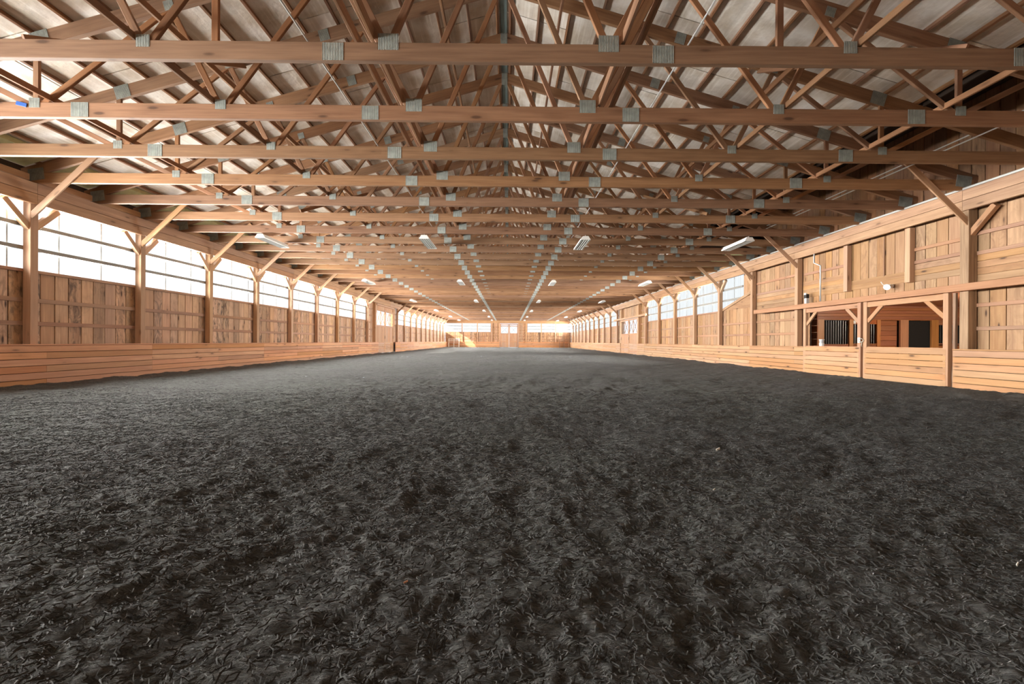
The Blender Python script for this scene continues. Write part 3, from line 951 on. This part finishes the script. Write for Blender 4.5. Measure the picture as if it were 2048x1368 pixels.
# bucket on the gate cap
bk = empty('bucket', (KR + 0.08, 14.85, KZ + 0.05)); tag(bk, 'small white lidded bucket standing on the gate cap in the stable opening', 'bucket')
zb = KZ + 0.05
MB().tube([(KR + .08, 14.85, zb), (KR + .08, 14.85, zb + .09)], [0.065, 0.075], 20).build('tub', M_white, bk, False)
MB().tube([(KR + .08, 14.85, zb + .09), (KR + .08, 14.85, zb + .12), (KR + .08, 14.85, zb + .20)], [0.062, 0.060, 0.070], 20).build('upper_tub', M_box, bk, False)
MB().tube([(KR + .08, 14.85, zb + .20), (KR + .08, 14.85, zb + .22)], 0.078, 20).build('lid', M_white, bk, False)

# flood lamp over the gateway
fl = empty('flood_lamp', (BR - 0.05, 12.35, 2.55)); tag(fl, 'small white flood lamp on the wall above the gate track', 'lamp')
MB().tube([(BR - .02, 12.35, 2.60), (BR - .10, 12.35, 2.60)], 0.055, 16).build('base', M_white, fl)
MB().tube([(BR - .10, 12.35, 2.60), (BR - .18, 12.30, 2.60), (BR - .26, 12.25, 2.56)], [0.03, 0.05, 0.085], 16).build('head', M_white, fl)
MB().tube([(BR - .10, 12.42, 2.60), (BR - .16, 12.50, 2.66), (BR - .20, 12.52, 2.74)], 0.012, 6).build('sensor_arm', M_white, fl)

# conduit drop, box and switch by the second right post
cd = MB().tube([(PR - .03, 15.2, ZH + .38), (PR - .03, 15.2, 3.72), (PR + .05, 15.0, 3.60), (PR + .05, 15.0, 2.42)], 0.024, 8).build('conduit_drop', M_conduit, smooth=True)
tag(cd, 'bent pale conduit dropping from the header beside the stable opening', 'conduit')
eb = empty('switch_box', (PR + 0.05, 15.75, 2.42)); tag(eb, 'small grey electrical box with black cover above the gate track', 'electrical box')
MB().box(PR - .02, PR + .08, 15.60, 15.72, 2.40, 2.58).build('box', M_box, eb)
MB().box(PR - .03, PR + .07, 15.59, 15.73, 2.58, 2.72).build('cover', M_black, eb)
MB().box(PR - .04, PR + .02, 15.60, 15.71, 2.70, 2.76).build('cap', M_white, eb)
# pale conduit on top of the right header
o = MB().tube([(PR - .08, 3.0, ZB + 0.02), (PR - .08, YF, ZB + 0.02)], 0.026, 8).build('header_conduit', M_conduit)
tag(o, 'white conduit running along the top of the right header beam', 'conduit')

# ---- stable interior seen through the gateway
YS = 20.5
ws = empty('wall_stable', kind='structure', label='varnished plank stable interior behind the gateway')
MB().box(BR + 0.05, 24.5, 8.5, 24.0, -0.12, -0.02).build('stable_slab', M_concrete, ws)
for i in range(40):
    yy = 8.6 + 0.30 * i
    bar('ceiling_plank', ws, (BR + .13, yy, 2.72), (24.4, yy, 2.72), 0.02, 0.285, M_stall, up=(0, 0, 1))
MB().box(BR + .13, 24.5, 8.5, 24.0, 2.76, 2.80).build('ceiling_deck', M_siding, ws)
MB().box(24.4, 24.5, 8.5, 24.0, -.1, 2.8).build('end_wall', M_stall, ws)
MB().box(BR + .13, 24.5, 8.4, 8.5, -.1, 2.8).build('near_wall', M_stall, ws)
MB().box(BR + .13, 24.5, 23.6, 23.7, -.1, 2.8).build('stall_back', M_stall, ws)
for i in range(5):                      # planks over the stall fronts
    bar('lintel_plank', ws, (BR + .6, YS, 2.18 + 0.135 * i), (24.4, YS, 2.18 + 0.135 * i), 0.128, 0.03, M_stall)
bar('lintel_trim', ws, (BR + .6, YS - .03, 2.10), (24.4, YS - .03, 2.10), 0.04, 0.06, M_stall)
for x0, x1 in ((13.6, 14.22), (15.36, 15.54), (16.62, 16.78), (17.68, 18.05), (19.10, 19.42), (21.0, 21.3)):
    bar('stall_post', ws, ((x0 + x1) / 2, YS - .02, 0), ((x0 + x1) / 2, YS - .02, 2.10), x1 - x0, 0.10, M_stallpost, up=(1, 0, 0))
# side partition on the left of the opening
for i in range(11):
    bar('side_plank', ws, (BR + .55, 16.2 + .0, 0.1 + .24 * i), (BR + .55, YS, 0.1 + .24 * i), 0.23, 0.03, M_stall)
for xx in (12.1, 12.9, 13.4):
    bar('side_stud', ws, (xx, YS - .1, 0), (xx, YS - .1, 2.7), 0.10, 0.08, M_stall, up=(1, 0, 0))
for i in range(11):
    bar('side_plank', ws, (BR + .55, YS, 0.1 + .24 * i), (13.6, YS, 0.1 + .24 * i), 0.23, 0.03, M_stall)
o = MB().tube([(13.72, YS - .15, 0), (13.72, YS - .15, 2.68)], 0.03, 10).build('water_pipe', M_conduit)
tag(o, 'slim pale pipe standing beside the leftmost barred stall front', 'pipe')
def grille(x0, x1, z0, z1, label):
    g = empty('stall_front', ((x0 + x1) / 2, YS, 0)); tag(g, label, 'stall front', 'barred stall fronts in the stable')
    n = int((x1 - x0) / 0.105)
    for i in range(1, n):
        x = x0 + (x1 - x0) * i / n
        MB().tube([(x, YS, z0), (x, YS, z1)], 0.011, 6).build('bar', M_bar, g)
    MB().box(x0, x1, YS - .03, YS + .03, z0 - .05, z0).build('bottom_rail', M_stall, g)
    MB().box(x0, x1, YS - .03, YS + .03, z1, 2.10).build('top_rail', M_stall, g) if z1 < 2.05 else MB().box(x0, x1, YS - .03, YS + .03, z1 - .03, z1).build('top_rail', M_black, g)
    for i in range(5):
        bar('panel_plank', g, (x0, YS, .1 + .19 * i), (x1, YS, .1 + .19 * i), 0.185, 0.03, M_stall)
    MB().box(x0, x1, YS + .35, YS + .38, z0, z1).build('stall_shade_sheet', M_dark, g)  # dark sheet standing in for the shade behind the bars
grille(14.25, 15.34, 0.99, 2.08, 'tall barred stall front beside the pale water pipe')
grille(15.56, 16.62, 1.02, 1.90, 'barred stall front behind the middle gate posts')
grille(19.44, 21.0, 1.05, 1.88, 'barred stall front at the right of the stable opening')
# open stall doors
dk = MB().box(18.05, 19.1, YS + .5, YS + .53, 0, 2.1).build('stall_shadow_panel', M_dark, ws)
sd = empty('stall_door', (17.2, YS, 0)); tag(sd, 'dark plank stall door between two varnished posts', 'stall door')
for i in range(9):
    bar('plank', sd, (16.78, YS + .15, .12 + .23 * i), (17.68, YS + .15, .12 + .23 * i), 0.222, 0.03, M_stall)
sd2 = empty('stall_door', (18.6, YS, 0)); tag(sd2, 'stall doorway at the centre right of the stable, its shade painted black', 'stall door')
MB().box(18.07, 19.08, YS + .02, YS + .05, .05, 2.06).build('shade_panel', M_dark, sd2)  # black panel painted as the shade in the doorway
for x in (18.09, 19.06): MB().box(x - .02, x + .02, YS, YS + .05, .03, 2.08).build('stile', M_black, sd2)
# notice tag
tg = MB().box(15.55, 15.66, YS - .06, YS - .05, 1.92, 2.06).build('notice_tag', M_white); tag(tg, 'small white tag hung on the stable post', 'tag')
# lamp added out of sight to light the stable interior
lp = empty('stable_fill_lamp', (16.5, 14.5, 2.6)); tag(lp, 'unseen round lamp added to light the stable behind the gateway', 'lamp')
MB().tube([(16.5, 14.5, 2.70), (16.5, 14.5, 2.62)], [0.16, 0.16], 20).build('base', M_white, lp)
ld = bpy.data.lights.new('stable_fill_light', 'POINT'); ld.energy = 1000; ld.shadow_soft_size = 0.15; ld.color = (1.0, 0.86, 0.68)
lo = bpy.data.objects.new('stable_fill_light', ld); link(lo, lp, Matrix.Translation((16.5, 14.5, 2.45)))

# ================================================================== FAR END WALL
wall_back = empty('wall_back', kind='structure', label='far end wall with window bays either side of a double door')
YW = YF + 0.10
def fx_boards(x0, x1, z0, z1, single=False):
    mb = MB(); nb = max(1, round((x1 - x0) / .35)); w = (x1 - x0) / nb
    for i in range(nb):
        xx = x0 + w * (i + .5); mb.bar((xx, YW, z0), (xx, YW, z1), w - .012, .025, up=(1, 0, 0))
    mb.build('wall_boards', M_board, wall_back, kind='stuff')
XL, XR = -10.7, 10.45
for a, b in ((XL, -3.1), (3.1, XR)):
    fx_boards(a, b, .7, SILL)
    bar('girt', wall_back, (a, YW - .04, 1.38), (b, YW - .04, 1.38), .09, .04, M_girt)
    bar('girt', wall_back, (a, YW - .04, 1.9), (b, YW - .04, 1.9), .09, .04, M_girt)
    MB().box(a, b, YW + .03, YW + .05, 0, SILL).build('siding', M_siding, wall_back)
    for i in range(6): bar('kick_board', wall_back, (a if a < 0 else 1.62, YF - .22, KZ / 6 * (i + .5)), (b if b > 0 else -1.62, YF - .22, KZ / 6 * (i + .5)), KZ / 6 - .006, .04, M_kick)
    bar('kick_cap', wall_back, (a if a < 0 else 1.62, YF - .12, KZ + .014), (b if b > 0 else -1.62, YF - .12, KZ + .014), .03, .24, M_kick)
for a, b in ((-3.1, -1.62), (1.62, 3.1)):
    fx_boards(a, b, .7, ZH)
    for z in (1.38, 1.9, 2.4, 2.9, 3.4): bar('girt', wall_back, (a, YW - .04, z), (b, YW - .04, z), .09, .04, M_girt)
    MB().box(a, b, YW + .03, YW + .05, 0, ZH).build('siding', M_siding, wall_back)
bar('header_beam', wall_back, (XL, YF - .02, ZH + .26), (XR, YF - .02, ZH + .26), .46, .09, M_header)
g = MB()
g.prism([(XL - .2, YW + .05, ZH), (XR + .2, YW + .05, ZH), (XR + .2, YW + .05, 5.0), (XC, YW + .05, RTOP + .1), (XL - .2, YW + .05, 5.0)], (0, .03, 0))
g.build('gable', M_board, wall_back)
xs = [(-10.6, -7.86), (-7.86, -5.3), (-5.3, -3.1), (3.1, 5.4), (5.4, 7.8), (7.8, 10.35)]
names = ['leftmost', 'second from left', 'third from left', 'third from right', 'second from right', 'rightmost']
for (a, b), nm in zip(xs, names):
    wn_count[0] += 1
    w = empty('window_%d' % wn_count[0], ((a + b) / 2, YW, SILL), kind='structure', label='%s translucent window bay in the far end wall' % nm)
    MB().box(a + .08, b - .08, YW, YW + .012, SILL, ZH).build('pane', M_dayF, w)
    for z in (3.05, 3.56): MB().box(a, b, YW - .05, YW - .012, z - .035, z + .035).build('rail', M_rail, w)
for j, x in enumerate((-7.86, -5.3, -2.86, -1.6, 1.6, 2.86, 5.4, 7.8)):
    o = MB().bar((x, YF, -.1), (x, YF, ZH + .05), PS, PS, up=(1, 0, 0)).build('end_wall_post', M_post)
    tag(o, '%s timber post from the left in the far end wall' % ORD[j], 'post', 'posts of the far end wall')
for j, (a, b) in enumerate(((-1.5, -.02), (.02, 1.5))):
    dn[0] += 1
    d = empty('door_%d' % dn[0], ((a + b) / 2, YF, 0), kind='structure', label='%s leaf of the double door in the far end wall' % ('left', 'right')[j])
    y = YF - .02
    for x in (a + .07, b - .07): bar('stile', d, (x, y, .03), (x, y, 3.95), .14, .06, M_gate, up=(1, 0, 0))
    for z in (.95, 2.30, 3.60, 3.88): bar('rail', d, (a, y, z), (b, y, z), .13, .06, M_gate)
    for i in range(6): bar('panel_board', d, (a + .14 + (b - a - .28) / 6 * (i + .5), y + .01, .03), (a + .14 + (b - a - .28) / 6 * (i + .5), y + .01, 2.3), (b - a - .28) / 6 - .008, .025, M_gate, up=(1, 0, 0))
    MB().box(a + .14, b - .14, y, y + .008, 2.36, 3.54).build('glass', M_dayF, d)
    bar('cross_bar', d, (a + .14, y - .02, 2.36), (b - .14, y - .02, 3.54), .035, .03, M_rail)
    bar('cross_bar', d, (a + .14, y - .025, 3.54), (b - .14, y - .025, 2.36), .035, .03, M_rail)

# benches in the far corners
def bench(x0, x1, mat, label, back):
    b = empty('bench', ((x0 + x1) / 2, YF - .8, 0)); tag(b, label, 'bench', 'benches in the far corners')
    y0, y1 = YF - 1.1, YF - .6
    for i in range(3): bar('seat_slat', b, (x0, y0 + .09 + .16 * i, .72), (x1, y0 + .09 + .16 * i, .72), .05, .145, mat)
    for x in (x0 + .1, (x0 + x1) / 2, x1 - .1):
        bar('leg', b, (x, y0 + .05, 0), (x, y0 + .05, .7), .09, .09, mat, up=(1, 0, 0))
        bar('leg', b, (x, y1 - .05, 0), (x, y1 - .05, back), .09, .09, mat, up=(1, 0, 0))
    for z in (back - .1, back - .4): bar('back_rail', b, (x0, y1 - .1, z), (x1, y1 - .1, z), .12, .03, mat)
    bar('stretcher', b, (x0, (y0 + y1) / 2, .2), (x1, (y0 + y1) / 2, .2), .08, .04, mat)
bench(-10.1, -8.2, M_benchw, 'bench with back rails in the far left corner, glare painted as white', 1.45)
bench(8.3, 10.0, M_girt, 'brown bench with back rails in the far right corner', 1.45)

# ================================================================== NEAR END WALL (behind the camera)
wall_front = empty('wall_front', kind='structure', label='plank end wall behind the camera')
MB().box(-11, 10.7, YN - .1, YN - .05, -.1, RTOP + .3).build('siding', M_siding, wall_front)
mb = MB()
for i in range(60): mb.bar((-10.6 + .355 * i, YN, 0), (-10.6 + .355 * i, YN, roof_top(-10.6 + .355 * i)), .345, .025, up=(1, 0, 0))
mb.build('wall_boards', M_boardR, wall_front, kind='stuff')

# ================================================================== LIGHT FIXTURES
def fixture(x, y, label):
    z = ZB - 0.02
    f = empty('strip_light', (x, y, z - .14)); tag(f, label, 'ceiling light', 'hanging strip lights')
    L, W = 1.62, 0.30
    MB().prism([(x - W / 2, y - L / 2, z - .13), (x - W / 2 + .06, y - L / 2, z - .03), (x + W / 2 - .06, y - L / 2, z - .03), (x + W / 2, y - L / 2, z - .13)], (0, L, 0)).build('housing', M_white, f)
    for yy in (y - L / 2, y + L / 2): MB().box(x - W / 2, x + W / 2, yy - .012, yy + .012, z - .155, z - .11).build('end_cap', M_white, f)
    for sx in (-1, 1): MB().box(x + sx * (W / 2 - .01), x + sx * (W / 2 + .01), y - L / 2, y + L / 2, z - .155, z - .12).build('side_lip', M_white, f)
    for i in range(4):
        xx = x - W / 2 + .045 + i * .07
        MB().tube([(xx, y - L / 2 + .03, z - .145), (xx, y + L / 2 - .03, z - .145)], 0.013, 8).build('tube', M_tube, f)
    MB().box(x - W / 2 + .01, x + W / 2 - .01, y - L / 2, y + L / 2, z - .132, z - .128).build('reflector', M_lampgrey, f)
    for yy in (y - TS / 2, y + TS / 2): MB().tube([(x, yy, z - .03), (x, yy, ZB + .05)], 0.006, 5).build('hanger', M_conduit, f)
rows = tuple(Y0 + TS * (n + .5) for n in (3, 10, 18, 26, 34, 41))
cols = ((-8.0, 'far left'), (-2.75, 'centre left'), (2.45, 'centre right'), (7.75, 'far right'))
for r, y in enumerate(rows):
    for x, nm in cols:
        fixture(x, y, 'white hanging strip light, %s column, %s row from the camera' % (nm, ORD[r]))

# ================================================================== SMALL THINGS
def chip(x, y, mat, sz, label):
    z = float(ground(np.array([x]), np.array([y]))[0]) + 0.012
    m = MB(); a = 0.6
    m.bar((x - sz, y - sz * a, z), (x + sz, y + sz * a, z + sz * .5), sz * .9, sz * .35)
    o = m.build('wood_chip', mat); tag(o, label, 'chip')
chip(1.94, 4.2, M_white, .022, 'pale chip lying right of centre on the dark footing, the largest')
chip(1.43, 3.15, M_white, .009, 'tiny white chip below the largest pale chip on the footing')
chip(-0.43, 1.92, M_kick, .008, 'tiny reddish chip in the left of the centre foreground')
chip(2.36, 2.09, M_white, .012, 'small pale chip at the right edge of the foreground')
# blue tag stuck to the second chord on the left
m = MB().bar((XC - 7.52, Y0 - 2 * TS - .05, ZB + .21), (XC - 7.36, Y0 - 2 * TS - .05, ZB + .17), .06, .01)
o = m.build('blue_tag', plain('blue_tape', srgb(40, 90, 170), .5)); tag(o, 'blue tape stuck to the second truss chord at the upper left', 'tape')
